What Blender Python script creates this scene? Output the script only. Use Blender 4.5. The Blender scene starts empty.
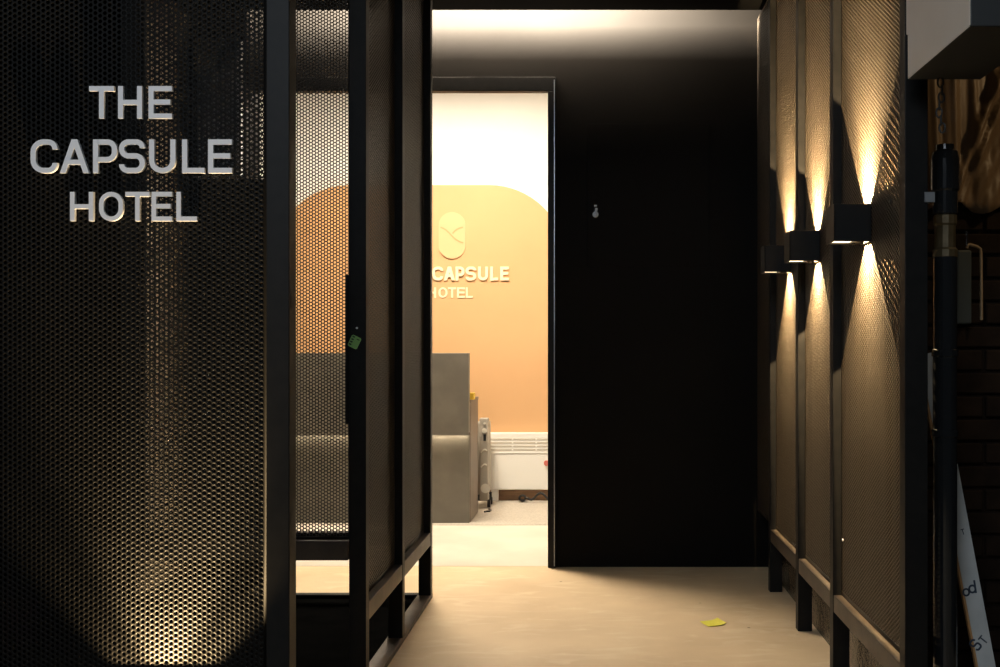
import bpy, bmesh, math, random
import numpy as np
from mathutils import Vector, Matrix

random.seed(7)
C = bpy.context.scene.collection
PI = math.pi
F = 1100.0          # focal length in pixels of a 1000 px wide frame
EYE = 1.1
VX, VY = 595.0, 347.0   # the point the corridor runs towards


def at(px, py, Y):
    s = F / Y
    return Vector(((px - VX) / s, Y, EYE - (py - VY) / s))


# ------------------------------------------------------------------ materials
def mat(name, col, rough=0.6, metal=0.0, spec=0.5, emit=None, estr=0.0):
    m = bpy.data.materials.new(name)
    m.use_nodes = True
    b = m.node_tree.nodes['Principled BSDF']
    b.inputs['Base Color'].default_value = (*col, 1)
    b.inputs['Roughness'].default_value = rough
    b.inputs['Metallic'].default_value = metal
    b.inputs['Specular IOR Level'].default_value = spec
    if emit:
        b.inputs['Emission Color'].default_value = (*emit, 1)
        b.inputs['Emission Strength'].default_value = estr
    return m


def noisy(name, c1, c2, scale=6.0, rough=0.6, bump=0.0, bscale=60.0, spec=0.5, metal=0.0, stretch=(1, 1, 1), detail=6.0, lo=0.35, hi=0.65):
    m = mat(name, c1, rough, metal, spec)
    nt = m.node_tree
    b = nt.nodes['Principled BSDF']
    tc = nt.nodes.new('ShaderNodeTexCoord')
    mp = nt.nodes.new('ShaderNodeMapping')
    mp.inputs['Scale'].default_value = stretch
    nt.links.new(tc.outputs['Object'], mp.inputs['Vector'])
    n = nt.nodes.new('ShaderNodeTexNoise')
    n.inputs['Scale'].default_value = scale
    n.inputs['Detail'].default_value = detail
    nt.links.new(mp.outputs['Vector'], n.inputs['Vector'])
    r = nt.nodes.new('ShaderNodeValToRGB')
    r.color_ramp.elements[0].position = lo
    r.color_ramp.elements[0].color = (*c1, 1)
    r.color_ramp.elements[1].position = hi
    r.color_ramp.elements[1].color = (*c2, 1)
    nt.links.new(n.outputs['Fac'], r.inputs['Fac'])
    nt.links.new(r.outputs['Color'], b.inputs['Base Color'])
    if bump:
        n2 = nt.nodes.new('ShaderNodeTexNoise')
        n2.inputs['Scale'].default_value = bscale
        n2.inputs['Detail'].default_value = 5
        nt.links.new(mp.outputs['Vector'], n2.inputs['Vector'])
        bp = nt.nodes.new('ShaderNodeBump')
        bp.inputs['Strength'].default_value = bump
        bp.inputs['Distance'].default_value = 0.01
        nt.links.new(n2.outputs['Fac'], bp.inputs['Height'])
        nt.links.new(bp.outputs['Normal'], b.inputs['Normal'])
    return m


M = {}
M['frame'] = noisy('black powder coat', (.006, .006, .0058), (.009, .0085, .008), 30, .5, .03, 400, spec=.16)
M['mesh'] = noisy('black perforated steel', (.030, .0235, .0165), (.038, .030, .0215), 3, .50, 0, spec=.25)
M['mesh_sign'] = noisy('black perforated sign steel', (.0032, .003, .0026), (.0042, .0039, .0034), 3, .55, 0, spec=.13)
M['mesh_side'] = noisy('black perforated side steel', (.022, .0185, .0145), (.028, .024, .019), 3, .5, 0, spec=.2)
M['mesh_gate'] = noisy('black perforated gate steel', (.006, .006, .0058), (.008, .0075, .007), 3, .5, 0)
M['rail'] = noisy('worn dark steel', (.036, .027, .019), (.062, .047, .033), 14, .5, .08, 120)
M['blackwall'] = noisy('black wall panel', (.0045, .0040, .0035), (.0058, .0052, .0046), 2.5, .6, .02, 200, spec=.05)
M['ceil'] = noisy('black soffit', (.002, .002, .002), (.003, .003, .003), 5, .8, spec=.05)
M['darkfloor'] = noisy('black floor slab', (.002, .002, .002), (.004, .004, .004), 9, .9, spec=0)
M['lamp'] = mat('black lamp shell', (.006, .006, .006), .5, spec=.2)
M['deep'] = mat('deep black wall shade and cabinet', (.002, .002, .002), .9, spec=0)  # painted shade of the near left wall; also the black cabinet
M['lampglass'] = mat('warm lamp lens', (.9, .8, .6), .4, emit=(1, .78, .48), estr=5.0)
M['letter'] = mat('brushed pale letter', (.66, .68, .72), .45)
M['whitewall'] = noisy('white lobby paint', (.84, .82, .78), (.88, .86, .82), 2, .7)
M['orange'] = noisy('apricot paint', (.565, .325, .150), (.60, .35, .165), 1.4, .65)
M['cream'] = mat('cream lettering', (.84, .68, .45), .5)
M['emblem'] = mat('pale apricot emblem', (.64, .40, .20), .6)
M['groove'] = mat('apricot relief edge', (.50, .29, .12), .6)
M['counter'] = noisy('grey laminate', (.125, .112, .090), (.155, .138, .112), 8, .45, .02, 150)
M['counterdark'] = noisy('brown laminate side', (.12, .088, .066), (.15, .11, .083), 6, .5)
M['led'] = mat('warm led strip', (.9, .8, .6), .4, emit=(1, .84, .6), estr=6.0)
M['panelglow'] = mat('lobby light diffuser', (.9, .9, .85), .4, emit=(1, .88, .7), estr=8.0)
M['heater'] = mat('white enamel heater', (.80, .78, .72), .4)
M['slot'] = mat('heater slot shade', (.50, .45, .37), .6)
M['silver'] = mat('silver radiator metal', (.36, .325, .27), .4, .2)
M['silverlight'] = mat('light silver metal', (.62, .58, .50), .35, .2)
M['chrome'] = mat('chrome', (.75, .75, .75), .15, 1.0)
M['black'] = mat('black plastic', (.012, .012, .012), .4)
M['wood'] = noisy('brown timber skirting', (.20, .105, .050), (.29, .16, .08), 10, .5, .05, 60, stretch=(1, 1, 8))
M['yellow'] = mat('yellow card', (.80, .52, .05), .6)
M['note'] = mat('yellow paper note', (.80, .72, .06), .7)
M['green'] = mat('green sticker', (.20, .42, .12), .6)
M['greenprint'] = mat('dark green print', (.02, .06, .015), .6)
M['red'] = mat('red plastic', (.60, .16, .12), .5)
M['boxgrey'] = noisy('pale grey lit side', (.78, .68, .57), (.82, .72, .62), 5, .6, .04, 90)
M['boxshade_chain'] = mat('painted box shade and chain', (.02, .022, .022), .6)
M['cabinet'] = mat('grey cabinet steel', (.30, .30, .30), .5)
M['board'] = noisy('pale brown board', (.36, .27, .17), (.45, .34, .22), 5, .7, .05, 60, stretch=(1, 1, 3))
M['pipe'] = mat('glossy black pipe', (.012, .013, .014), .12)
M['brass'] = noisy('dull brass', (.075, .055, .025), (.11, .08, .04), 40, .5, metal=.5)
M['steel'] = mat('grey steel', (.40, .41, .42), .35, .7)
M['plank'] = noisy('grey painted board', (.40, .42, .42), (.50, .52, .52), 8, .7)
M['plankedge'] = mat('raw timber edge', (.42, .23, .09), .7)
M['ink'] = mat('dark blue ink', (.02, .035, .06), .6)
M['brick'] = noisy('dark brick', (.012, .008, .0055), (.024, .015, .010), 9, .8, .5, 22, spec=.1)
M['tarp'] = noisy('brown plastic sheet', (.12, .080, .045), (.17, .115, .07), 3, .48, .15, 20, spec=.35)
M['foil'] = noisy('wrinkled brown film', (.04, .03, .02), (.06, .045, .03), 6, .22, 1.0, 40, spec=.9)
M['tube'] = mat('tan plastic tube', (.34, .25, .15), .5)
M['teal'] = mat('pale grey box', (.045, .058, .058), .6)
M['conduit'] = mat('yellowed conduit', (.42, .34, .16), .5)


def concrete():
    m = noisy('tan concrete', (.63, .455, .265), (.77, .58, .355), 2.3, .62, .12, 45, detail=9, lo=.30, hi=.70)
    nt = m.node_tree
    b = nt.nodes['Principled BSDF']
    ramp = [n for n in nt.nodes if n.type == 'VALTORGB'][0]
    tc = [n for n in nt.nodes if n.type == 'TEX_COORD'][0]
    # pale scuffs and small dark specks
    n = nt.nodes.new('ShaderNodeTexNoise'); n.inputs['Scale'].default_value = 9; n.inputs['Detail'].default_value = 8; n.inputs['Distortion'].default_value = 1.2
    mp = nt.nodes.new('ShaderNodeMapping'); mp.inputs['Scale'].default_value = (.45, 1.2, 1)
    nt.links.new(tc.outputs['Object'], mp.inputs['Vector']); nt.links.new(mp.outputs['Vector'], n.inputs['Vector'])
    r = nt.nodes.new('ShaderNodeValToRGB'); r.color_ramp.elements[0].position = .53; r.color_ramp.elements[1].position = .72
    r.color_ramp.elements[1].color = (.55, .55, .55, 1)
    nt.links.new(n.outputs['Fac'], r.inputs['Fac'])
    mx = nt.nodes.new('ShaderNodeMix'); mx.data_type = 'RGBA'
    mx.inputs['B'].default_value = (.82, .67, .46, 1)
    nt.links.new(r.outputs['Color'], mx.inputs['Factor']); nt.links.new(ramp.outputs['Color'], mx.inputs['A'])
    v = nt.nodes.new('ShaderNodeTexVoronoi'); v.inputs['Scale'].default_value = 5.5
    nt.links.new(tc.outputs['Object'], v.inputs['Vector'])
    r2 = nt.nodes.new('ShaderNodeValToRGB'); r2.color_ramp.elements[0].position = .02; r2.color_ramp.elements[1].position = .045
    r2.color_ramp.elements[0].color = (.35, .30, .25, 1)
    nt.links.new(v.outputs['Distance'], r2.inputs['Fac'])
    m2 = nt.nodes.new('ShaderNodeMix'); m2.data_type = 'RGBA'; m2.blend_type = 'MULTIPLY'; m2.inputs['Factor'].default_value = 1
    nt.links.new(mx.outputs['Result'], m2.inputs['A']); nt.links.new(r2.outputs['Color'], m2.inputs['B'])
    nt.links.new(m2.outputs['Result'], b.inputs['Base Color'])
    return m


M['concrete'] = concrete()
M['lobbyfloor'] = noisy('pale lobby floor', (.58, .52, .43), (.66, .60, .50), 3, .5, .05, 60)
M['carpet'] = noisy('beige carpet', (.40, .36, .30), (.52, .47, .40), 90, .95, .4, 300, spec=.1)


# ------------------------------------------------------------------ helpers
def root_loc(p):
    while p.parent:
        p = p.parent
    return Vector(p.location)


def link(name, me, m, parent=None):
    o = bpy.data.objects.new(name, me)
    C.objects.link(o)
    if m is not None and not me.materials:
        me.materials.append(m)
    if parent:
        o.parent = parent
    return o


def obj(name, bm, m, parent=None, smooth=False):
    """world-space bmesh -> one mesh object (child coordinates are kept relative to the thing)"""
    if parent:
        off = root_loc(parent)
        bmesh.ops.translate(bm, vec=-off, verts=bm.verts)
    bmesh.ops.recalc_face_normals(bm, faces=bm.faces)
    me = bpy.data.meshes.new(name)
    bm.to_mesh(me)
    bm.free()
    if smooth:
        for p in me.polygons:
            p.use_smooth = True
    return link(name, me, m, parent)


def add_box(bm, x0, x1, y0, y1, z0, z1, bev=0.0, seg=2):
    r = bmesh.ops.create_cube(bm, size=1.0)
    vs = r['verts']
    for v in vs:
        v.co = Vector((x0 + (v.co.x + .5) * (x1 - x0), y0 + (v.co.y + .5) * (y1 - y0), z0 + (v.co.z + .5) * (z1 - z0)))
    if bev:
        es = list({e for v in vs for e in v.link_edges})
        bmesh.ops.bevel(bm, geom=es, offset=bev, segments=seg, affect='EDGES', profile=.5)


def box(name, x0, x1, y0, y1, z0, z1, m, parent=None, bev=0.0):
    bm = bmesh.new()
    add_box(bm, x0, x1, y0, y1, z0, z1, bev)
    return obj(name, bm, m, parent)


def add_cyl(bm, p0, p1, r0, r1=None, n=20):
    r1 = r0 if r1 is None else r1
    p0, p1 = Vector(p0), Vector(p1)
    d = p1 - p0
    q = d.to_track_quat('Z', 'Y').to_matrix().to_4x4()
    mtx = Matrix.Translation((p0 + p1) / 2) @ q
    bmesh.ops.create_cone(bm, cap_ends=True, segments=n, radius1=r0, radius2=r1, depth=d.length, matrix=mtx)


def add_tube(bm, pts, r, n=8):
    pts = [Vector(p) for p in pts]
    rings = []
    for i, p in enumerate(pts):
        t = (pts[min(i + 1, len(pts) - 1)] - pts[max(i - 1, 0)]).normalized()
        a = t.orthogonal().normalized() if i == 0 else (prev - t * prev.dot(t)).normalized()
        prev = a
        b = t.cross(a)
        rings.append([bm.verts.new(p + (a * math.cos(2 * PI * k / n) + b * math.sin(2 * PI * k / n)) * r) for k in range(n)])
    for i in range(len(rings) - 1):
        for k in range(n):
            bm.faces.new((rings[i][k], rings[i][(k + 1) % n], rings[i + 1][(k + 1) % n], rings[i + 1][k]))
    bm.faces.new(rings[0][::-1]); bm.faces.new(rings[-1])


def add_lathe(bm, cx, cy, prof, n=28):
    rings = []
    for r, z in prof:
        rings.append([bm.verts.new((cx + r * math.cos(2 * PI * k / n), cy + r * math.sin(2 * PI * k / n), z)) for k in range(n)])
    for i in range(len(rings) - 1):
        for k in range(n):
            bm.faces.new((rings[i][k], rings[i][(k + 1) % n], rings[i + 1][(k + 1) % n], rings[i + 1][k]))
    bm.faces.new(rings[0][::-1]); bm.faces.new(rings[-1])


def add_poly(bm, pts2, o, u, v, n, depth):
    """extrude a convex-or-not polygon of (a, b) points; front at o, going back along n by depth"""
    f = [bm.verts.new(o + u * a + v * b) for a, b in pts2]
    k = [bm.verts.new(o + u * a + v * b + n * depth) for a, b in pts2]
    bm.faces.new(f); bm.faces.new(k[::-1])
    for i in range(len(f)):
        j = (i + 1) % len(f)
        bm.faces.new((f[i], k[i], k[j], f[j]))


def tag(o, label, cat, group=None, kind=None):
    o['label'] = label
    o['category'] = cat
    if group: o['group'] = group
    if kind: o['kind'] = kind
    return o


def thing(name, label, cat, loc, group=None):
    o = bpy.data.objects.new(name, None)
    o.empty_display_size = .05
    C.objects.link(o)
    o.location = loc
    return tag(o, label, cat, group)


def struct(o, label=None, cat=None):
    o['kind'] = 'structure'
    if label: o['label'] = label
    if cat: o['category'] = cat
    return o


def sbox(name, x0, x1, y0, y1, z0, z1, m, label, cat):
    return struct(box(name, x0, x1, y0, y1, z0, z1, m), label, cat)


# ------------------------------------------------------------------ perforated sheet
def perf_sheet(name, origin, u, v, n, W, H, m, parent, pitch=.0131, hole=.0043, sides=6, thick=.0012, rim=.012):
    """steel sheet with staggered round holes; columns run along v. n points to the viewer's side."""
    origin, u, v, n = Vector(origin), Vector(u), Vector(v), Vector(n)
    cs = pitch * math.sqrt(3) / 2
    nc = int((W - 2 * rim) / cs)
    nr = int((H - 2 * rim) / pitch) - 1
    x0 = (W - (nc - 1) * cs) / 2
    y0 = (H - (nr - .5) * pitch) / 2 + pitch * .25
    ci, ri = np.meshgrid(np.arange(nc), np.arange(nr), indexing='ij')
    cx = (x0 + ci * cs).ravel()
    cy = (y0 + ri * pitch + (ci % 2) * pitch / 2 - pitch * .25).ravel()
    N = cx.size
    R = pitch / math.sqrt(3)
    ang = np.arange(sides) * 2 * PI / sides
    if sides == 6:
        ox, oy = R * np.cos(ang), R * np.sin(ang)
    else:                                   # 12: corners and mid-edges
        rr = np.where(np.arange(12) % 2 == 0, R, R * math.cos(PI / 6))
        ox, oy = rr * np.cos(ang), rr * np.sin(ang)
    hx, hy = hole * np.cos(ang), hole * np.sin(ang)
    O = np.stack([cx[:, None] + ox, cy[:, None] + oy, np.zeros((N, sides))], -1)
    A = np.stack([cx[:, None] + hx, cy[:, None] + hy, np.zeros((N, sides))], -1)
    B = A.copy(); B[..., 2] = -thick
    D = O.copy(); D[..., 2] = -thick
    # weld the cell corners
    flat = O.reshape(-1, 3)
    key = np.round(flat[:, :2] / 1e-5).astype(np.int64)
    _, first, inv = np.unique(key[:, 0] * 10000019 + key[:, 1], return_index=True, return_inverse=True)
    Ov = flat[first]
    nO = len(Ov)
    Oi = inv.reshape(N, sides)
    Dv = Ov.copy(); Dv[:, 2] = -thick
    Ai = nO * 2 + np.arange(N * sides).reshape(N, sides)
    Bi = Ai + N * sides
    Di = Oi + nO
    r = lambda a: np.roll(a, -1, axis=1)
    q1 = np.stack([Oi, r(Oi), r(Ai), Ai], -1).reshape(-1, 4)
    q2 = np.stack([Ai, r(Ai), r(Bi), Bi], -1).reshape(-1, 4)
    q3 = np.stack([Bi, r(Bi), r(Di), Di], -1).reshape(-1, 4)
    quads = np.concatenate([q1, q2, q3])
    P = np.concatenate([Ov, Dv, A.reshape(-1, 3), B.reshape(-1, 3)])
    # solid rim around the holes: four strips, a hair thicker than the sheet
    e = .0003
    xa, xb = x0 - R * .75, W - x0 + R * .75
    ya, yb = cy.min() - pitch * .30, cy.max() + pitch * .30
    rp = []; rq = []
    base = len(P)
    for (a0, a1, b0, b1) in ((0, xa, 0, H), (xb, W, 0, H), (xa, xb, 0, ya), (xa, xb, yb, H)):
        k = base + len(rp)
        for z in (e, -thick - e):
            rp += [(a0, b0, z), (a1, b0, z), (a1, b1, z), (a0, b1, z)]
        rq += [(k, k + 1, k + 2, k + 3), (k + 7, k + 6, k + 5, k + 4), (k, k + 4, k + 5, k + 1), (k + 1, k + 5, k + 6, k + 2), (k + 2, k + 6, k + 7, k + 3), (k + 3, k + 7, k + 4, k)]
    P = np.concatenate([P, np.array(rp)])
    quads = np.concatenate([quads, np.array(rq)])
    B3 = np.array([list(u), list(v), list(n)])
    Wd = P @ B3 + np.array(list(origin - root_loc(parent)))
    # face winding: make fronts face n
    if u.cross(v).dot(n) < 0:
        quads = quads[:, ::-1]
    me = bpy.data.meshes.new(name)
    me.vertices.add(len(Wd)); me.vertices.foreach_set('co', Wd.astype(np.float32).ravel())
    nq = len(quads)
    me.loops.add(nq * 4); me.loops.foreach_set('vertex_index', quads.astype(np.int32).ravel())
    me.polygons.add(nq)
    me.polygons.foreach_set('loop_start', np.arange(0, nq * 4, 4, dtype=np.int32))
    me.update(calc_edges=True)
    return link(name, me, m, parent)


# ------------------------------------------------------------------ letters
def rounded(pts, r, closed=False, k=7):
    out = []
    n = len(pts)
    for i, p in enumerate(pts):
        if not closed and i in (0, n - 1):
            out.append(p); continue
        a, b, c = Vector(pts[(i - 1) % n]), Vector(p), Vector(pts[(i + 1) % n])
        ra = min(r, (a - b).length * (.5 if closed or 0 < i - 1 else .95), (c - b).length * (.5 if closed or i + 1 < n - 1 else .95))
        s, e = b + (a - b).normalized() * ra, b + (c - b).normalized() * ra
        cen = s + (c - b).normalized() * ra
        a0 = math.atan2((s - cen).y, (s - cen).x); a1 = math.atan2((e - cen).y, (e - cen).x)
        d = (a1 - a0 + PI) % (2 * PI) - PI
        for j in range(k + 1):
            t = a0 + d * j / k
            out.append((cen.x + ra * math.cos(t), cen.y + ra * math.sin(t)))
    return out


def ribbon(bm, pts, s, closed, o, u, v, n, depth):
    pts = [Vector((p[0], p[1])) for p in pts]
    cl = [pts[0]]
    for p in pts[1:]:
        if (p - cl[-1]).length > 1e-6: cl.append(p)
    if closed and (cl[0] - cl[-1]).length < 1e-6: cl.pop()
    pts = cl
    N = len(pts)
    rows = []
    for i, p in enumerate(pts):
        if closed or 0 < i < N - 1:
            d1 = (p - pts[i - 1]).normalized(); d2 = (pts[(i + 1) % N] - p).normalized()
        elif i == 0:
            d1 = d2 = (pts[1] - p).normalized()
        else:
            d1 = d2 = (p - pts[i - 1]).normalized()
        n1 = Vector((-d1.y, d1.x)); n2 = Vector((-d2.y, d2.x))
        m = (n1 + n2).normalized()
        m = m * (s / 2 / max(.3, m.dot(n1)))
        L, Rr = p + m, p - m
        rows.append([bm.verts.new(o + u * q.x + v * q.y + n * z) for q, z in ((L, 0), (Rr, 0), (Rr, depth), (L, depth))])
    for i in range(N if closed else N - 1):
        a, b = rows[i], rows[(i + 1) % N]
        for k in range(4):
            bm.faces.new((a[k], a[(k + 1) % 4], b[(k + 1) % 4], b[k]))
    if not closed:
        bm.faces.new(rows[0][::-1]); bm.faces.new(rows[-1])


def glyph(bm, ch, x0, z0, w, h, s, o, u, v, n, depth):
    """letter filling the box w x h whose lower-left corner is (x0, z0) on the plane o + u*a + v*b"""
    o = o + u * x0 + v * z0
    k = s / 2
    st = []       # (points, closed)
    def quad(pts, i): add_poly(bm, pts, o - n * (.0001 * i), u, v, n, depth)
    def bar(a, b, c, d, i): quad([(a, c), (b, c), (b, d), (a, d)], i)
    if ch == 'T':
        bar(0, w, h - s, h, 0); bar(w / 2 - k, w / 2 + k, 0, h - s, 1)
    elif ch == 'H':
        bar(0, s, 0, h, 0); bar(w - s, w, 0, h, 0); bar(s, w - s, h * .5 - k, h * .5 + k, 1)
    elif ch == 'E':
        bar(0, s, 0, h, 0); bar(s, w, h - s, h, 1); bar(s, w, 0, s, 1); bar(s, w * .93, h * .51 - k, h * .51 + k, 1)
    elif ch == 'L':
        bar(0, s, 0, h, 0); bar(s, w, 0, s, 1)
    elif ch == 'A':
        q = s * 1.12
        quad([(0, 0), (q, 0), (w / 2 + q * .5, h), (w / 2 - q * .5, h)], 0)
        quad([(w - q, 0), (w, 0), (w / 2 + q * .5, h), (w / 2 - q * .5, h)], 1)
        t = .25 * h
        bar(w * .5 * t / h + q * .4, w - w * .5 * t / h - q * .4, t, t + s * .95, 2)
    elif ch == 'C':
        st.append((rounded([(w - k, h * .70), (w - k, h - k), (k, h - k), (k, k), (w - k, k), (w - k, h * .30)], .38 * w), False))
    elif ch == 'S':
        st.append((rounded([(w - k, h * .74), (w - k, h - k), (k, h - k), (k, h * .51), (w - k, h * .51), (w - k, k), (k, k), (k, h * .26)], .26 * w), False))
    elif ch == 'U':
        st.append((rounded([(k, h), (k, k), (w - k, k), (w - k, h)], .38 * w), False))
    elif ch == 'O':
        st.append((rounded([(k, k), (w - k, k), (w - k, h - k), (k, h - k)], .40 * w, True), True))
    elif ch == 'P':
        bar(0, s, 0, h, 0)
        st.append((rounded([(s * .9, h - k), (w - k, h - k), (w - k, h * .40), (s * .9, h * .40)], .30 * w), False))
    elif ch == 'd':
        st.append((rounded([(k, k), (w - k, k), (w - k, h * .62), (k, h * .62)], .40 * w, True), True)); bar(w - s, w, 0, h, 1)
    elif ch == 'o':
        st.append((rounded([(k, k), (w - k, k), (w - k, h * .62), (k, h * .62)], .40 * w, True), True))
    for p, c in st:
        ribbon(bm, p, s, c, o, u, v, n, depth)


UX, UZ = Vector((1, 0, 0)), Vector((0, 0, 1))


def words(rows, Y, stroke, depth, m, parent):
    """rows: list of (text, [(px0, px1)...], py_top, py_bottom)"""
    s = F / Y
    for text, xs, yt, yb in rows:
        for ch, (a, b) in zip(text, xs):
            bm = bmesh.new()
            p = at(a, yb, Y)
            glyph(bm, ch, 0, 0, (b - a) / s, (yb - yt) / s, stroke((yb - yt) / s), p, UX, UZ, Vector((0, 1, 0)), depth)
            obj('letter', bm, m, parent)


# ================================================================== SETTING
YB = 5.5      # front face of the black back wall
sbox('floor', -3.2, 3.0, -1.5, YB + .02, -.10, 0, M['concrete'], 'tan concrete floor of the entrance corridor', 'floor')
sbox('floor_lobby', -3.2, 1.2, YB + .02, 6.78, -.10, .001, M['lobbyfloor'], 'pale floor just inside the lobby doorway', 'floor')
sbox('floor_carpet', -3.2, 1.2, 6.78, 8.0, -.10, .004, M['carpet'], 'beige carpet in front of the orange lobby wall', 'floor')
sbox('floor_enclosure', -2.0, -.772, 3.30, 4.79, 0.0, .006, M['darkfloor'], 'thin black slab on the floor inside the perforated enclosure', 'floor')  # black slab laid over the concrete
sbox('floor_corner', -2.0, -1.56, 4.84, YB - .1, 0.0, .006, M['darkfloor'], 'thin black slab on the floor in the corner left of the lobby doorway', 'floor')  # same black slab carried on into the corner

# back wall with its opening
bm = bmesh.new()
add_box(bm, -.195, 2.2, YB, YB + .10, 0, 3.25)
add_box(bm, -1.725, -.195, YB, YB + .10, 2.445, 3.25)
add_box(bm, -3.2, -1.71, YB - .10, YB + .10, 0, 3.25)  # left stub stands forward, added to block the strip light
struct(obj('wall_back', bm, M['blackwall']), 'black panelled wall beside and above the lobby doorway, with an added light-blocking stub', 'wall')

bm = bmesh.new()
add_box(bm, -1.765, -.195, YB - .025, YB + .03, 2.375, 2.445, .003)
add_box(bm, -.235, -.195, YB - .025, YB + .03, 0, 2.375, .003)
add_box(bm, -1.765, -1.725, YB - .025, YB + .03, 0, 2.375, .003)
struct(obj('trim_1', bm, M['frame']), 'black metal frame around the lobby doorway', 'door frame')
sbox('trim_2', -.2045, -.2005, YB - .0285, YB - .0252, .01, 2.43, M['steel'], 'thin bare metal edge down the right side of the doorway frame', 'trim')

sbox('ceiling', -3.2, 2.2, 2.0, 5.37, 2.745, 2.83, M['ceil'], 'black corridor ceiling stopping short of the back wall', 'ceiling')
bm = bmesh.new()
add_box(bm, -3.2, 2.2, 4.9, 5.6, 3.25, 3.30)
add_box(bm, -3.2, 2.2, 4.85, 4.9, 2.83, 3.30)
struct(obj('ceiling_recess', bm, M['ceil']), 'dark recess above the corridor ceiling edge', 'ceiling')

# left wall of pale boards, seen through the sign screen
bm = bmesh.new()
add_box(bm, -2.12, -2.02, 4.79, YB, 0, 2.745)
for z in (-.48, .12, .72, 1.32, 1.92, 2.52):
    add_box(bm, -2.02, -2.0, 4.79, YB, max(0, z + .004), min(2.745, z + .596), .002, 1)
struct(obj('wall_left', bm, M['board']), 'pale board wall with horizontal joints behind the sign screen', 'wall')

sbox('wall_side', -2.12, -2.0, 2.2, 4.79, 0, 2.745, M['deep'], 'near part of the left wall, its shade painted black, behind the sign screen', 'wall')  # unlit near end of the left wall, its shade put in as black
# wall behind the perforated cladding on the right
sbox('wall_right', .864, .882, 3.05, YB, 0, 2.745, M['foil'], 'dark film-covered wall behind the perforated cladding', 'wall')

# lobby shell
sbox('wall_lobby_rear', -3.2, 1.2, 7.9, 8.0, 0, 3.05, M['whitewall'], 'white rear wall of the lobby', 'wall')
sbox('wall_lobby_left', -3.2, -3.1, YB + .1, 7.9, 0, 3.05, M['whitewall'], 'white left wall of the lobby', 'wall')
sbox('wall_lobby_right', .55, .65, YB + .1, 7.9, 0, 3.05, M['whitewall'], 'white right wall of the lobby', 'wall')
sbox('ceiling_lobby', -3.2, 1.2, YB + .1, 8.0, 3.05, 3.15, M['whitewall'], 'white ceiling of the lobby', 'ceiling')
bm = bmesh.new()
add_box(bm, -3.1, .55, 7.868, 7.9, 0.004, .082, .003)
add_box(bm, -3.1, .55, 7.860, 7.9, 0.082, .092, .003)
struct(obj('baseboard_rear', bm, M['wood']), 'brown timber baseboard along the lobby rear wall', 'baseboard')

# alley on the far right
def bricks():
    bm = bmesh.new()
    add_box(bm, 1.0, 2.2, 3.46, 3.56, 0, 2.745)
    z = 0.0
    row = 0
    while z < 2.70:
        x = 1.0 - (.11 if row % 2 else 0)
        while x < 2.2:
            a, b = max(1.0, x + .005), min(2.2, x + .215)
            if b - a > .02:
                add_box(bm, a, b, 3.448 - random.uniform(0, .006), 3.47, z + .005, z + .068, .004, 1)
            x += .22
        z += .073
        row += 1
    return bm
struct(obj('wall_alley', bricks(), M['brick']), 'dark brick wall at the back of the side alley', 'wall')
sbox('wall_alley_side', 2.0, 2.1, 2.0, 3.45, 0, 2.745, M['brick'], 'dark side wall of the alley', 'wall')

# ================================================================== SIGN SCREEN (left foreground)
YS = 2.63
sc_ = thing('perforated_screen', 'black perforated steel screen carrying the hotel name, lit from below', 'screen', (-1.26, YS, 0))
px0 = -.7775
box('post', px0, -.7225, YS - .03, YS + .03, 0, 2.745, M['frame'], sc_, .002)
box('post', -1.86, -1.805, YS - .03, YS + .03, 0, 2.745, M['frame'], sc_, .002)
box('bottom_rail', -1.805, px0, YS - .028, YS + .028, .235, .293, M['frame'], sc_, .002)
box('top_rail', -1.805, px0, YS - .028, YS + .028, 2.685, 2.743, M['frame'], sc_, .002)
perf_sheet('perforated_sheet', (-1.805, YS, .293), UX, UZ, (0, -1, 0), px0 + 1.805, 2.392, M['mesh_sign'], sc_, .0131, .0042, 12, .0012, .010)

YL = YS - .0095
sg = thing('hotel_sign', 'pale raised letters reading THE CAPSULE HOTEL on the black perforated screen', 'sign', at(131, 222, YL))
words([
    ('THE', [(89, 114), (118, 142), (148.5, 172)], 86, 118.5),
    ('CAPSULE', [(30.5, 57.5), (59.8, 89), (93, 117), (119, 144.8), (149, 175.5), (182, 204.5), (208, 232)], 139.3, 173),
    ('HOTEL', [(70, 93.3), (99, 123), (125.3, 149.5), (151.5, 172), (176.3, 197)], 191.8, 221),
], YL, lambda h: h * .155, .0090, M['letter'], sg)
# ================================================================== WALL LAMPS
def make_lamp(name, label, group):
    """cube up/down lamp; local origin = middle of its wall face (x = 0), body towards -x"""
    t = thing(name, label, 'wall lamp', (0, 0, 0), group)
    S = .11
    h = S / 2
    bm = bmesh.new()
    w = .004
    add_box(bm, -S, -S + w, -h, h, -h, h, .001, 1)
    add_box(bm, -w, 0, -h, h, -h, h, .001, 1)
    add_box(bm, -S + w, -w, -h, -h + w, -h, h, .001, 1)
    add_box(bm, -S + w, -w, h - w, h, -h, h, .001, 1)
    obj('body', bm, M['lamp'], t)
    for sg in (1, -1):
        bm = bmesh.new()
        za, zb = sorted((sg * (h - .010), sg * (h - .006)))
        add_box(bm, -S + w, -.044, -h + w, h - w, za, zb)
        obj('lens', bm, M['lampglass'], t)
        bm = bmesh.new()
        za, zb = sorted((sg * (h - .040), sg * (h - .001)))
        add_box(bm, -.044, -.041, -h + w, h - w, za, zb)
        if sg < 0:
            add_box(bm, -.0412, -.0385, -h + w, h - w, za, za + .002)
        obj('barn_door', bm, M['lamp'], t)
    bm = bmesh.new()
    add_box(bm, -.041, -w, -h + w, h - w, -.012, .012)
    obj('reflector_block', bm, M['lamp'], t)
    return t


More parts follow.
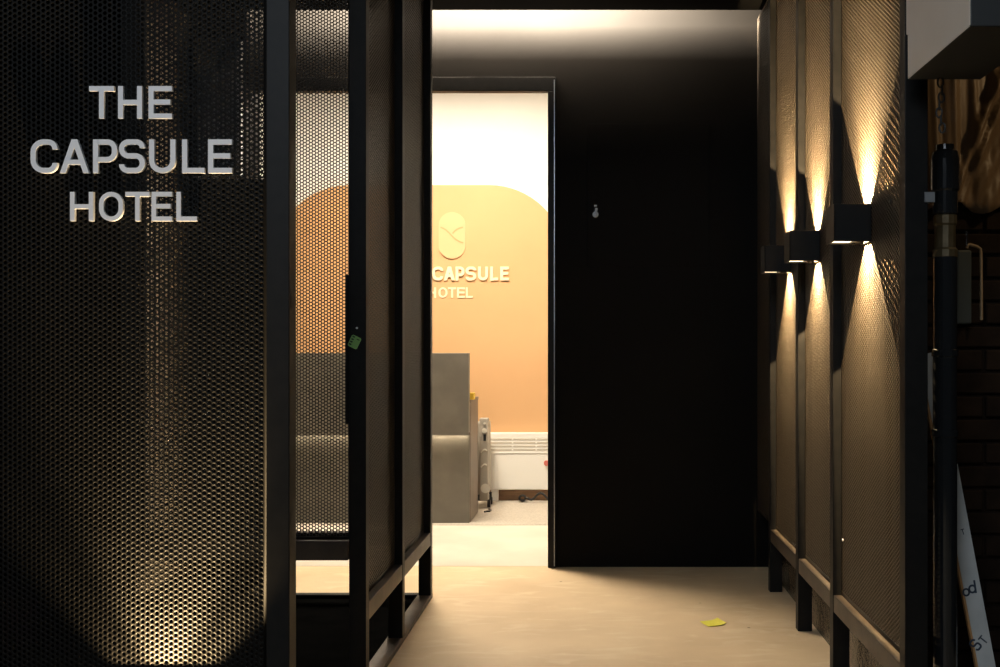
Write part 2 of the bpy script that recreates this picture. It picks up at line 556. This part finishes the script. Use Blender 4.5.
lamp_pos = [((.8085, 4.53 + .055, 1.464), 'black cube wall lamp on the right wall, nearest the back wall'),
            ((.8085, 3.95 + .055, 1.464), 'black cube wall lamp on the right wall, middle of the row'),
            ((.8085, 3.216 + .055, 1.464), 'black cube wall lamp on the right wall, largest, nearest the alley post')]


def spot(name, loc, direction, power, col, angle, blend, rad):
    l = bpy.data.lights.new(name, 'SPOT')
    l.energy = power; l.color = col; l.spot_size = math.radians(angle); l.spot_blend = blend; l.shadow_soft_size = rad
    o = bpy.data.objects.new(name, l)
    C.objects.link(o)
    o.location = loc
    o.rotation_euler = Vector(direction).to_track_quat('-Z', 'Y').to_euler()
    return o


def area(name, loc, direction, power, col, sx, sy, spread=180):
    l = bpy.data.lights.new(name, 'AREA')
    l.shape = 'RECTANGLE'; l.size = sx; l.size_y = sy
    l.energy = power; l.color = col; l.spread = math.radians(spread)
    o = bpy.data.objects.new(name, l)
    C.objects.link(o)
    o.location = loc
    o.rotation_euler = Vector(direction).to_track_quat('-Z', 'Y').to_euler()
    return o


WARM = (1.0, .70, .36)
lamp0 = make_lamp('wall_lamp', lamp_pos[0][1], 'cube wall lamps on the right wall')
lamps = [lamp0]
for i, (loc, lab) in enumerate(lamp_pos):
    if i == 0:
        r = lamp0
    else:
        r = lamp0.copy(); C.objects.link(r)
        for ch in lamp0.children:
            c = ch.copy(); C.objects.link(c); c.parent = r
    r['label'] = lab
    r.location = loc
    x, y, z = loc
    for sgn in (1, -1):
        zz = z + sgn * .024
        spot('lamp_beam', (x - .0392, y, zz), (.34, 0, sgn), 190 if sgn > 0 else 135, WARM, 86, .05, .0003)
        spot('lamp_glow', (x - .0392, y, zz), (.10, 0, sgn), 420 if sgn > 0 else 130, WARM, 72, 1.0, .0003)

# ================================================================== RIGHT CLADDING
XR = .785
post_y = [4.934, 4.254, 3.628, 2.785]
nlab = ['black upright post of the right wall nearest the back wall', 'black upright post of the right wall between the first two lamps from the back',
        'black upright post of the right wall between the two nearer lamps', 'broad black end post of the right wall beside the alley']
for i, y in enumerate(post_y):
    tag(box('cladding_post', XR, XR + (.058 if i == 3 else .055), y, y + .05, 0, 2.743, M['frame'], None, .0015), nlab[i], 'post', 'upright posts of the right wall')
edges = [(post_y[0] + .051, YB), (post_y[1] + .051, post_y[0] - .001), (post_y[2] + .051, post_y[1] - .001), (post_y[3] + .051, post_y[2] - .001)]
XS = .812
plabels = ['narrow dim perforated panel on the right wall touching the black back wall',
           'perforated steel panel on the right wall behind the lamp nearest the back wall',
           'perforated steel panel on the right wall behind the middle lamp',
           'widest perforated steel panel on the right wall, behind the largest lamp']
panels = []
for i, ((a, b), lab) in enumerate(zip(edges, plabels)):
    t = thing('perforated_cladding', lab, 'cladding', (XS, (a + b) / 2, .226), 'perforated panels along the right wall')
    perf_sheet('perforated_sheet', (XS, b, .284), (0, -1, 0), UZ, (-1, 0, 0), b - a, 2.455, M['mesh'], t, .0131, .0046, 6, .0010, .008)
    bm = bmesh.new()       # folded side returns
    add_box(bm, XS + .0005, XS + .022, a + .0005, a + .002, .284, 2.739)
    obj('side_return', bm, M['mesh'], t)
    bm = bmesh.new()
    add_box(bm, XS + .0005, XS + .022, b - .002, b - .0005, .284, 2.739)
    obj('side_return', bm, M['mesh'], t)
    if i:
        box('bottom_rail', XR + .002, XR + .045, a, b, .226, .282, M['rail'], t, .002)
    panels.append(t)
bm = bmesh.new()
p = at(843, 540, 1100 * XS / 248)
bmesh.ops.create_uvsphere(bm, u_segments=12, v_segments=8, radius=.0055, matrix=Matrix.Translation((XS - .001, p.y, p.z)) @ Matrix.Diagonal((.5, 1, 1, 1)))
o = obj('screw_cap', bm, M['letter'], panels[3]); o['label'] = 'white screw cap'
bm = bmesh.new()
p = at(891, 202, 1100 * XS / 296)
bmesh.ops.create_uvsphere(bm, u_segments=12, v_segments=8, radius=.008, matrix=Matrix.Translation((XS - .001, p.y, p.z)) @ Matrix.Diagonal((.5, 1, 1, 1)))
o = obj('screw_cap', bm, M['black'], panels[3]); o['label'] = 'black screw cap'

# ================================================================== LEFT ENCLOSURE
XL = -.714
en = thing('perforated_enclosure', 'black steel framed enclosure with perforated sides left of the corridor', 'screen', (XL - .03, 4.1, 0))
ly = [3.43, 4.08, 4.78]
for y in ly:
    box('post', XL - .053, XL, y, y + .05, .02, 2.743, M['frame'], en, .0015)
for a, b in ((ly[0] + .05, ly[1]), (ly[1] + .05, ly[2])):
    perf_sheet('perforated_sheet', (XL - .030, a, .293), (0, 1, 0), UZ, (1, 0, 0), b - a, 2.44, M['mesh_side'], en, .0131, .0041, 6, .0013, .006)
    box('bottom_rail', XL - .052, XL - .001, a, b, .236, .293, M['rail'], en, .002)
box('floor_rail', XL - .06, XL + .001, 2.66, 4.832, 0, .02, M['rail'], en, .002)
box('rear_rail', -1.999, XL - .053, ly[2] + .002, ly[2] + .048, .236, .293, M['frame'], en, .002)
box('rear_floor_rail', -1.999, XL - .06, ly[2] + .004, ly[2] + .048, 0, .022, M['frame'], en, .002)

YG = 3.45
gt = thing('perforated_gate', 'black perforated gate panel between the sign screen and the corridor enclosure', 'gate', (-1.1, YG, .43))
XG0, XG1 = -1.42, XL - .0545
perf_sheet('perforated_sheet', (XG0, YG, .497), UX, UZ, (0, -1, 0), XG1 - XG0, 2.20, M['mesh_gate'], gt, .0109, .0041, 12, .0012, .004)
box('bottom_rail', XG0, XG1, YG - .03, YG + .03, .436, .497, M['rail'], gt, .002)
box('top_rail', XG0, XG1, YG - .03, YG + .03, 2.695, 2.742, M['frame'], gt, .002)
box('hinge_stile', XG0 - .05, XG0, YG - .03, YG + .03, .436, 2.742, M['frame'], gt, .002)
a, b = at(345.5, 275, YG - .01), at(350.5, 424, YG - .01)
box('lock_plate', a.x, XG1, YG - .014, YG - .002, b.z, a.z, M['frame'], gt, .001)

# sticker on the gate post
YP = ly[0] - .0005
p = at(354.5, 342, YP)
def rot2(pts, ang): return [(x * math.cos(ang) - y * math.sin(ang), x * math.sin(ang) + y * math.cos(ang)) for x, y in pts]
st = thing('sticker', 'small tilted green sticker with dark print on the black corridor post', 'sticker', p)
bm = bmesh.new()
add_poly(bm, rot2(rounded([(-.016, -.019), (.016, -.019), (.016, .019), (-.016, .019)], .005, True, 4), -.45), p, UX, UZ, Vector((0, -1, 0)), .0012)
obj('backing', bm, M['green'], st)
bm = bmesh.new()
for k in range(4):
    z = -.014 + k * .0085
    add_poly(bm, rot2([(-.013, z), (-.005, z), (-.005, z + .005), (-.013, z + .005)], -.45), p + Vector((0, -.0013, 0)), UX, UZ, Vector((0, -1, 0)), .0003)
add_poly(bm, rot2([(.002, .010), (.012, .010), (.012, .013), (.002, .013)], -.45), p + Vector((0, -.0013, 0)), UX, UZ, Vector((0, -1, 0)), .0003)
obj('print', bm, M['greenprint'], st)
p = at(357, 328, YP)
bm = bmesh.new()
add_cyl(bm, (p.x, YP - .004, p.z), (p.x, YP, p.z), .003, n=12)
o = obj('screw', bm, M['letter'], en)
o['label'] = 'pale screw head'

# ================================================================== BACK WALL DETAILS
a, b = at(587, 124, YB), at(709, 267, YB)
ap = thing('access_panel', 'square black access panel with a chrome latch on the back wall', 'access panel', ((a.x + b.x) / 2, YB, b.z))
box('door', a.x, b.x, YB - .006, YB - .0002, b.z, a.z, M['blackwall'], ap, .0015)
p = at(595.5, 214, YB)
bm = bmesh.new()
add_box(bm, p.x - .008, p.x + .008, YB - .010, YB - .006, p.z - .022, p.z + .045, .002)
obj('latch_plate', bm, M['black'], ap)
bm = bmesh.new()
add_lathe(bm, 0, 0, [(.009, 0), (.015, .004), (.015, .010), (.009, .014)], 16)
bmesh.ops.rotate(bm, cent=(0, 0, 0), matrix=Matrix.Rotation(PI / 2, 3, 'X'), verts=bm.verts)
bmesh.ops.translate(bm, vec=(p.x, YB - .010, p.z - .004), verts=bm.verts)
add_tube(bm, [(p.x, YB - .022, p.z - .004), (p.x + .003, YB - .026, p.z + .012), (p.x + .006, YB - .024, p.z + .026)], .006)
add_box(bm, p.x - .007, p.x + .007, YB - .014, YB - .010, p.z + .036, p.z + .044, .001)
obj('latch', bm, M['letter'], ap)['label'] = 'chrome latch'  # pale colour put in for the sparkle of the chrome

# strip light in the recess above the ceiling edge
sl = thing('strip_light', 'long warm strip light hidden above the ceiling edge at the back wall', 'ceiling light', (-.7, 5.2, 3.2))
box('housing', -1.42, .30, 4.97, 5.30, 3.20, 3.249, M['frame'], sl, .003)
area('strip_glow', (-.54, 5.10, 3.195), (0, 0, -1), 2250, (1, .86, .68), 1.6, .22)
area('strip_spill', (-.62, 5.26, 3.195), (0, 0, -1), 190, (1, .82, .62), 1.5, .10)

# ================================================================== LOBBY
YR = 7.9
def wall_pt(px, py): return at(px, py, YR)
# apricot rounded panel
a, b = at(273, 185, YR - .02), at(566, 185, YR - .02)
w, zt = b.x - a.x, a.z
fp = bmesh.new()
pts = rounded([(0, .09), (w, .09), (w, zt), (0, zt)], .55, True, 16)
# keep the lower corners square
pts = [(0, .09), (w, .09)] + [q for q in pts if q[1] > zt - .551]
add_poly(fp, pts, Vector((a.x, YR - .02, 0)), UX, UZ, Vector((0, 1, 0)), .0195)
o = obj('feature_panel', fp, M['orange'])
tag(o, 'large apricot wall panel with rounded top corners behind the lobby lettering', 'wall panel')

YT = YR - .034
ls = thing('lobby_sign', 'cream raised capsule emblem and lettering on the apricot lobby panel', 'sign', at(452, 298, YT))
words([('THECAPSULE', [(395.5, 404), (406.5, 415), (417.5, 425.5), (432.3, 443), (443.8, 454.8), (455.6, 464.2), (465.6, 476), (478, 488), (490.2, 498), (500.2, 508.8)], 266.6, 280.4)],
      YT, lambda h: h * .20, .0135, M['cream'], ls)
words([('HOTEL', [(428, 436), (438.5, 447.3), (448, 456), (457, 465), (465.8, 472.8)], 287.4, 297.8)],
      YR - .026, lambda h: h * .18, .0055, M['cream'], ls)
a, b = at(438.6, 212, YT), at(465.4, 258.6, YT)
w, h = b.x - a.x, a.z - b.z
bm = bmesh.new()
add_poly(bm, rounded([(0, 0), (w, 0), (w, h), (0, h)], w * .499, True, 14), Vector((a.x, YT + .003, b.z)), UX, UZ, Vector((0, 1, 0)), .0105)
obj('emblem', bm, M['emblem'], ls)
bm = bmesh.new()
def curve_px(ps):
    return [((x - 438.6) / 26.8 * w, (258.6 - y) / 46.6 * h) for x, y in ps]
ribbon(bm, curve_px([(440.5, 227.2), (443, 228.2), (446, 230), (449, 232.8), (452, 236), (455, 238.8), (458, 240.8), (461, 242.2), (463.2, 242.6)]), .010, False, Vector((a.x, YT, b.z)), UX, UZ, Vector((0, 1, 0)), .0045)
ribbon(bm, curve_px([(452.6, 233.6), (454.5, 231.2), (457, 229.2), (460, 227.8), (463, 227.2)]), .010, False, Vector((a.x, YT, b.z)), UX, UZ, Vector((0, 1, 0)), .0045)
obj('emblem_curve', bm, M['groove'], ls)
# reception counter
YC = 6.80
SC = F / YC
ct = thing('reception_counter', 'grey two-tier reception counter in the lobby', 'counter', (-1.4, YC + .3, .004))
xr = (468.8 - VX) / SC
zt = EYE - (353 - VY) / SC
zm = EYE - (435.5 - VY) / SC
bm = bmesh.new()
add_box(bm, -2.35, xr, YC, YC + .06, zm + .016, zt, .003)
add_box(bm, -2.35, xr, YC, YC + .008, zm, zm + .02)
obj('upper_front', bm, M['counter'], ct)
box('lower_front', -2.33, xr - .002, YC + .046, YC + .07, .004, zm, M['counter'], ct, .002)
zd = .77
box('side_panel', xr - .022, xr + .002, YC + .07, YC + .52, .004, zd - .022, M['counterdark'], ct, .002)
box('desktop', -2.33, xr + .004, YC + .07, YC + .53, zd - .022, zd, M['counterdark'], ct, .002)
box('side_panel', -2.33, -2.305, YC + .07, YC + .52, .004, zd - .022, M['counterdark'], ct, .002)
box('led_strip', -2.30, xr - .02, YC + .010, YC + .020, zm + .009, zm + .0158, M['led'], ct)
area('counter_glow', ((-2.30 + xr) / 2, YC + .014, zm + .0085), (0, .6, -1), 2.6, (1, .84, .6), 1.5, .008)

# yellow card box on the desk
p = at(473.3, 393, YC + .12)
box_ = box('card_box', p.x - .045, p.x + .006, YC + .10, YC + .18, zd, p.z, M['yellow'])
tag(box_, 'small yellow card box on the end of the reception desk', 'box')

# oil radiator beside the counter
YO = 7.46
so = F / YO
xo = (484.0 - VX) / so
rd = thing('oil_radiator', 'slim silver oil radiator with a control panel beside the counter', 'heater', (xo, YO + .2, .004))
wd = .031
zt = EYE - (418 - VY) / so
bm = bmesh.new(); add_box(bm, xo - wd, xo + wd, YO, YO + .05, .06, zt, .008)
obj('control_panel', bm, M['silver'], rd)
for k in range(4):
    bm = bmesh.new(); y = YO + .058 + k * .05
    add_box(bm, xo - .06, xo + .024, y, y + .028, .09, zt - .03, .012)
    obj('fin', bm, M['silver'], rd)
for z in (.16, .50):
    bm = bmesh.new(); add_cyl(bm, (xo, YO + .04, z), (xo, YO + .24, z), .02, n=14)
    obj('oil_pipe', bm, M['silver'], rd)
for z, r in ((zt - .085, .017), (zt - .035, .008)):
    bm = bmesh.new(); add_cyl(bm, (xo + .004, YO - .014, z), (xo + .004, YO + .001, z), r, r * .9, 18); obj('knob', bm, M['silverlight'], rd)
box('switch', xo - .004, xo + .014, YO - .004, YO + .001, zt - .155, zt - .110, M['black'], rd, .001)
for z in (zt - .235, zt - .335):
    bm = bmesh.new()
    add_tube(bm, [(xo - .02 + .040 * t, YO - .003, z + .022 * math.sin(PI * t * .8)) for t in [i / 8 for i in range(9)]], .005, 6)
    obj('cord_hook', bm, M['silverlight'], rd)
bm = bmesh.new(); add_cyl(bm, (xo + .012, YO - .03, .145), (xo + .012, YO + .002, .145), .032, .026, 20)
obj('fan_guard', bm, M['silverlight'], rd)
for y in (YO + .06, YO + .20):
    box('foot', xo - .09, xo + .034, y - .012, y + .012, .05, .092, M['black'], rd, .003)
    for dx in (-.085, .028):
        bm = bmesh.new(); add_cyl(bm, (xo + dx - .010, y, .030), (xo + dx + .010, y, .030), .026, n=18)
        obj('wheel', bm, M['black'], rd)

# white wall convector
YH = 7.80
sh = F / YH
x0 = (488 - VX) / sh; x1 = x0 + .86
z1 = EYE - (433 - VY) / sh; z0 = EYE - (490 - VY) / sh
ch = thing('convector_heater', 'white convector heater with slotted grille on the lobby rear wall', 'heater', ((x0 + x1) / 2, YH + .04, z0))
box('body', x0, x1, YH + .004, YR - .0205, z0, z1, M['heater'], ch, .006)
bm = bmesh.new()
zg1 = EYE - (437.5 - VY) / sh; zg0 = EYE - (451.5 - VY) / sh
nx = 5
cell = (x1 - x0 - .02) / nx
for i in range(nx):
    for k in range(4):
        zc = zg0 + (zg1 - zg0) * (k + .5) / 4
        add_box(bm, x0 + .012 + i * cell, x0 + .012 + (i + 1) * cell - .012, YH + .001, YH + .006, zc - .0045, zc + .0045)
obj('grille', bm, M['slot'], ch)
bm = bmesh.new()
add_box(bm, x0 - .002, x1 + .002, YH - .001, YH + .006, zg0 - .012, zg0 - .008)
obj('seam_trim', bm, M['heater'], ch)
bm = bmesh.new(); p = at(546.5, 463, YH)
add_cyl(bm, (p.x, YH - .014, p.z), (p.x + .006, YH + .005, p.z), .020, .018, 20)
obj('dial', bm, M['red'], ch)['label'] = 'red dial'
box('bracket', x0 + .02, x0 + .07, YH + .02, YR - .03, .004, z0 + .002, M['heater'], ch, .003)
box('bracket', x1 - .07, x1 - .02, YH + .02, YR - .03, .004, z0 + .002, M['heater'], ch, .003)

# black cables on the carpet
bm = bmesh.new()
pts = []
for k in range(34):                      # a small coil, then a slack run to the right
    t = 2 * PI * k / 11
    pts.append(at(522.5 + 3.2 * math.cos(t), 498 + 2.6 * math.sin(t), 7.80 - .002 * k))
for k in range(1, 14):
    t = k / 13
    pts.append(at(525.7 + 24 * t, 496 + 3.5 * math.sin(t * 7.5) + .8 * t, 7.735))
for q in pts: q.z = max(q.z, .012)
add_tube(bm, pts, .008, 6)
tag(obj('power_cable', bm, M['black']), 'black power cable looping along the brown skirting under the white heater', 'cable')
bm = bmesh.new()
pts = [(at(489, 499, 7.4)), (at(491, 501, 7.35)), (at(489.5, 503, 7.3)), (at(486, 503.5, 7.3)), (at(484.5, 505, 7.28))]
for q in pts: q.z = .010
add_tube(bm, pts, .006, 6)
tag(obj('power_cable', bm, M['black']), 'short black cable on the floor at the foot of the oil radiator', 'cable')

# lobby ceiling lights (out of the picture, they light the room)
for (x, y, p, sx, sy) in ((-1.0, 6.32, 148, .6, .6), (-.75, 7.15, 9, 1.8, .25)):
    t = thing('ceiling_light', 'square warm white ceiling light over the reception' if y < 7 else 'long warm white ceiling light washing the apricot wall', 'ceiling light', (x, y, 2.98))
    box('housing', x - sx / 2 - .02, x + sx / 2 + .02, y - sy / 2 - .02, y + sy / 2 + .02, 2.985, 3.05, M['heater'], t, .003)
    area('lobby_glow', (x, y, 2.98), (0, 0, -1), p, (1, .87, .69), sx, sy)

# ================================================================== BEHIND THE SIGN SCREEN
a, b = at(197, 38, YB - .16), at(240, 190, YB - .16)
ec = thing('electrical_cabinet', 'grey electrical cabinet high on the wall behind the sign screen', 'cabinet', ((a.x + b.x) / 2, YB - .13, b.z))
box('body', max(a.x, -1.985), b.x, YB - .16, YB - .10, b.z, a.z, M['cabinet'], ec, .004)
box('door', max(a.x, -1.985) + .01, b.x - .01, YB - .17, YB - .16, b.z + .01, a.z - .01, M['cabinet'], ec, .003)
box('lock', b.x - .03, b.x - .02, YB - .175, YB - .17, (a.z + b.z) / 2 - .02, (a.z + b.z) / 2 + .02, M['black'], ec, .001)
bm = bmesh.new()
p = at(239, 500, YB - .11)
add_tube(bm, [(p.x - .012, YB - .109, .003), (p.x - .012, YB - .109, 1.55), (p.x - .012, YB - .109, 1.884)], .009, 10)
tag(obj('conduit_pipe', bm, M['conduit']), 'thin yellowed conduit running down below the grey cabinet', 'pipe')

tc = thing('tall_cabinet', 'tall black cabinet standing in the dark behind the sign screen', 'cabinet', (-1.62, 5.05, .006))
box('carcass', -1.775, -1.465, 4.92, 5.22, .066, 1.853, M['deep'], tc, .012)
box('door', -1.770, -1.622, 4.903, 4.92, .075, 1.835, M['deep'], tc, .004)
box('door', -1.618, -1.470, 4.903, 4.92, .075, 1.835, M['deep'], tc, .004)
for x in (-1.64, -1.60):
    box('handle', x - .006, x + .006, 4.885, 4.903, .95, 1.15, M['frame'], tc, .003)
for x in (-1.74, -1.50):
    for y in (4.95, 5.19):
        bm = bmesh.new(); add_cyl(bm, (x, y, .006), (x, y, .066), .018, .024, 12)
        obj('foot', bm, M['frame'], tc)

# ================================================================== FLOOR BITS
p = at(713, 624, 4.37)
nt_ = bmesh.new()
N = 8
g = [[None] * (N + 1) for _ in range(N + 1)]
ang = .35
for i in range(N + 1):
    for j in range(N + 1):
        a_, b_ = (i / N - .5) * .078, (j / N - .5) * .078
        z = .003 + .010 * max(0, (i / N - .55)) ** 2 * 4 + .004 * max(0, j / N - .6)
        g[i][j] = nt_.verts.new((p.x + a_ * math.cos(ang) - b_ * math.sin(ang), p.y + a_ * math.sin(ang) + b_ * math.cos(ang), z))
for i in range(N):
    for j in range(N):
        nt_.faces.new((g[i][j], g[i + 1][j], g[i + 1][j + 1], g[i][j + 1]))
ext = bmesh.ops.extrude_face_region(nt_, geom=nt_.faces[:])
bmesh.ops.translate(nt_, vec=(0, 0, -.0012), verts=[v for v in ext['geom'] if isinstance(v, bmesh.types.BMVert)])
tag(obj('paper_note', nt_, M['note']), 'small yellow paper note lying on the concrete corridor floor', 'note')

# ================================================================== ALLEY THINGS (far right)
hb = thing('projecting_box', 'pale grey box projecting overhead at the alley mouth', 'box', (.86, 2.47, 1.756))
bm = bmesh.new(); add_box(bm, .767, .946, 2.25, 2.70, 1.756, 2.70, .003)
o = obj('casing', bm, M['boxgrey'], hb)
o.data.materials.append(M['boxshade_chain'])
for pl in o.data.polygons:
    if pl.normal.x > -.9: pl.material_index = 1  # shade painted dark on every side but the lit left one
a = at(904.5, 35, 2.76)
box('back_flange', a.x + .004, .80, 2.702, 2.76, a.z, 2.70, M['boxgrey'], hb, .002)

# chain links
chn = thing('hanging_chain', 'short dark steel chain hanging under the projecting box', 'chain', (.842, 2.68, 1.756))
z = 1.757
for k in range(7):
    bm = bmesh.new()
    pts = []
    for i in range(17):
        t = 2 * PI * i / 16
        e1, e2 = .007 * math.cos(t), .012 * math.sin(t)
        pts.append((.842 + (e1 if k % 2 == 0 else e1 * .35) + .004 * math.sin(k * 1.3), 2.68 + (0 if k % 2 == 0 else e1), z - .012 + e2))
    add_tube(bm, pts, .0024, 6)
    obj('link', bm, M['boxshade_chain'], chn)
    z -= .0185

YPp = 2.95
sp = F / YPp
xp = (945 - VX) / sp
zf = lambda y: EYE - (y - VY) / sp
pp = thing('standpipe', 'glossy black upright pipe with a brass coupling beside the dark post', 'pipe', (xp, YPp, 0))
R0 = 13 / sp
bm = bmesh.new(); add_lathe(bm, xp, YPp, [(R0 * .9, 0), (R0 * .9, zf(437)), (R0, zf(436)), (R0, zf(430)), (R0 * .9, zf(429)), (R0 * .9, zf(357)), (R0, zf(356)), (R0, zf(350)), (R0 * .9, zf(349)), (R0 * .9, zf(257))])
obj('pipe', bm, M['pipe'], pp)
bm = bmesh.new(); add_lathe(bm, xp, YPp, [(R0 * .85, zf(258)), (R0 * .95, zf(257)), (R0 * .95, zf(250)), (R0 * .8, zf(248)), (R0 * .8, zf(226)), (R0 * .9, zf(224)), (R0 * .9, zf(216)), (R0 * .8, zf(215))], 12)
obj('coupling', bm, M['brass'], pp)['label'] = 'brass coupling'
bm = bmesh.new(); add_lathe(bm, xp, YPp, [(R0 * .85, zf(215)), (R0 * .95, zf(214)), (R0 * .95, zf(192)), (R0 * 1.08, zf(190)), (R0 * 1.08, zf(160)), (R0 * .95, zf(152)), (R0 * .70, zf(150)), (R0 * .68, zf(145))])
obj('cap', bm, M['pipe'], pp)
bm = bmesh.new()
zc = EYE - (197 - VY) / 396
add_box(bm, .833, .859, 2.778, 2.7845, zc - .013, zc + .013, .001, 1)
add_box(bm, .8445, .859, 2.7835, 2.93, zc - .010, zc + .010)
obj('clip', bm, M['steel'], pp)['label'] = 'grey metal clip'

YK = 3.06
sk = F / YK
def kp(px, py): return ((px - VX) / sk, EYE - (py - VY) / sk)
tr, br = Vector(kp(936.5, 352)), Vector(kp(1009.5, 740))
d = (br - tr).normalized()
nn = Vector((d.y, -d.x))
if nn.x > 0: nn = -nn
wdt = .047
o3 = Vector((0, YK, 0))
br = tr + d * ((tr.y - .004 - .0) / -d.y) if d.y < 0 else br
bl = br + nn * wdt
bl2 = bl + d * (bl.y / -d.y - .001) if bl.y > 0.001 else bl
bm = bmesh.new()
add_poly(bm, [tuple(tr), tuple(tr + nn * wdt), tuple(bl), tuple(br)], o3, UX, UZ, Vector((0, 1, 0)), .018)
pk = thing('leaning_board', 'narrow pale grey board with ink marks leaning behind the black pipe', 'board', (br.x, YK, 0))
obj('plank', bm, M['plank'], pk)
bm = bmesh.new()
add_poly(bm, [tuple(tr + nn * wdt), tuple(tr + nn * (wdt + .006)), tuple(bl + nn * .006), tuple(bl)], o3 + Vector((0, .002, 0)), UX, UZ, Vector((0, 1, 0)), .016)
obj('edge_strip', bm, M['plankedge'], pk)['label'] = 'raw orange timber edge'
for chh, px, py, hgt, an in (('o', 963, 597, .034, .15), ('d', 969, 594, .036, .15), ('S', 978, 652, .036, .9), ('T', 985, 645, .026, .9), ('T', 962, 535, .016, .3)):
    bm = bmesh.new()
    q = kp(px, py)
    u2 = UX * math.cos(an) + UZ * math.sin(an); v2 = -UX * math.sin(an) + UZ * math.cos(an)
    glyph(bm, chh, 0, 0, hgt * .62, hgt, hgt * .15, Vector((q[0], YK - .0006, q[1])), u2, v2, Vector((0, 1, 0)), .0008)
    obj('mark', bm, M['ink'], pk)

# hanging brown plastic sheet
def tarp():
    bm = bmesh.new()
    nx, nz = 130, 70
    rows = []
    for j in range(nz + 1):
        r = []
        t = j / nz
        z = 2.744 - t * 1.21
        for i in range(nx + 1):
            s_ = i / nx
            x = .965 + s_ * .62
            xl = 1.108 + (z - 1.566) * .395          # the long slanting crease
            u_ = x - xl
            ridge = .030 * math.exp(-(u_ / .012) ** 2) + .020 * math.exp(-((u_ - .035) / .010) ** 2)
            crumple = (.006 * math.sin(70 * u_ + 38 * z) + .005 * math.sin(95 * x - 60 * z)) * (1 if u_ > 0 else .12)
            fold = .007 * math.sin(x * 95 + 3 * z) + .006 * math.sin(x * 47 - 5 * z) + .0025 * math.sin(x * 210 + 8 * z)
            r.append(bm.verts.new((x, 3.418 + fold * (1 if u_ < 0 else .5) - ridge + crumple, z + (.02 * math.sin(x * 30) if j == nz else 0))))
        rows.append(r)
    for j in range(nz):
        for i in range(nx):
            bm.faces.new((rows[j][i], rows[j][i + 1], rows[j + 1][i + 1], rows[j + 1][i]))
    ext = bmesh.ops.extrude_face_region(bm, geom=bm.faces[:])
    bmesh.ops.translate(bm, vec=(0, .002, 0), verts=[v for v in ext['geom'] if isinstance(v, bmesh.types.BMVert)])
    return bm
o = obj('plastic_sheet', tarp(), M['tarp'], None, True)
tag(o, 'crumpled brown plastic sheet hanging on the alley wall', 'sheet')

YJ = 3.39
a, b = at(957, 250, YJ), at(972, 324, YJ)
jb = thing('junction_box', 'pale grey box with a thin bent tube on the alley wall', 'electrical box', ((a.x + b.x) / 2, YJ + .02, b.z))
box('body', a.x, b.x, YJ, 3.448, b.z, a.z, M['teal'], jb, .006)
bm = bmesh.new()
q = [at(967, 248, YJ + .02), at(967.5, 245, YJ + .02), at(970, 244.5, YJ + .02), at(977, 246.5, YJ + .02), at(980.5, 249, YJ + .02), at(981, 254, YJ + .02), at(981.5, 320, YJ + .02)]
add_tube(bm, q, .0045, 8)
obj('tube', bm, M['tube'], jb)['label'] = 'thin tan tube'
p, q = at(966.5, 246, YJ + .02), at(966.5, 231, YJ + .02)
bm = bmesh.new(); add_tube(bm, [p, q], .0045, 8)
obj('handle', bm, M['chrome'], jb)['label'] = 'bright metal handle'

# ================================================================== LIGHT
# ground lamp under the sign (below the picture)
gl = thing('ground_spotlight', 'small black upward spotlight at the foot of the sign screen', 'spotlight', (-1.03, 2.555, 0))
bm = bmesh.new(); add_lathe(bm, -1.03, 2.555, [(.045, 0), (.045, .012), (.012, .014), (.012, .16), (.032, .165), (.036, .222), (.033, .222), (.030, .20)], 20)
obj('housing', bm, M['lamp'], gl)
spot('sign_uplight', (-1.03, 2.567, .225), (0, .34, 1), 48, WARM, 96, .45, .004)
spot('sign_uplight_core', (-1.03, 2.567, .225), (0, .16, 1), 210, WARM, 60, 1.0, .004)

# cool street light falling in from behind the camera
area('street_light', (-1.2, -1.4, 3.2), (.0, 4.0, -1.9), 84, (.80, .90, 1.0), 2.0, 1.0)
# warm lamp further along the alley, to the right of the picture
spot('alley_lamp', (1.85, 2.75, 2.3), (-.62, .62, -.55), 13, WARM, 70, .6, .02)

w = bpy.data.worlds.new('night')
bpy.context.scene.world = w
w.use_nodes = True
w.node_tree.nodes['Background'].inputs['Color'].default_value = (.55, .65, .8, 1)
w.node_tree.nodes['Background'].inputs['Strength'].default_value = .004

# ================================================================== CAMERA
cam = bpy.data.cameras.new('camera')
co = bpy.data.objects.new('camera', cam)
C.objects.link(co)
co.location = (0, 0, EYE)
co.rotation_euler = (PI / 2, 0, 0)
cam.sensor_width = 36
cam.lens = F / 1000 * 36
cam.shift_x = -(VX - 500) / 1000
cam.shift_y = (VY - 333.5) / 1000
cam.clip_start = .05
sc = bpy.context.scene
sc.camera = co
sc.view_settings.view_transform = 'Standard'
sc.view_settings.look = 'None'
sc.view_settings.gamma = 1
sc.view_settings.exposure = 0
sc.view_settings.use_curve_mapping = False
sc.cycles.sample_clamp_indirect = 4
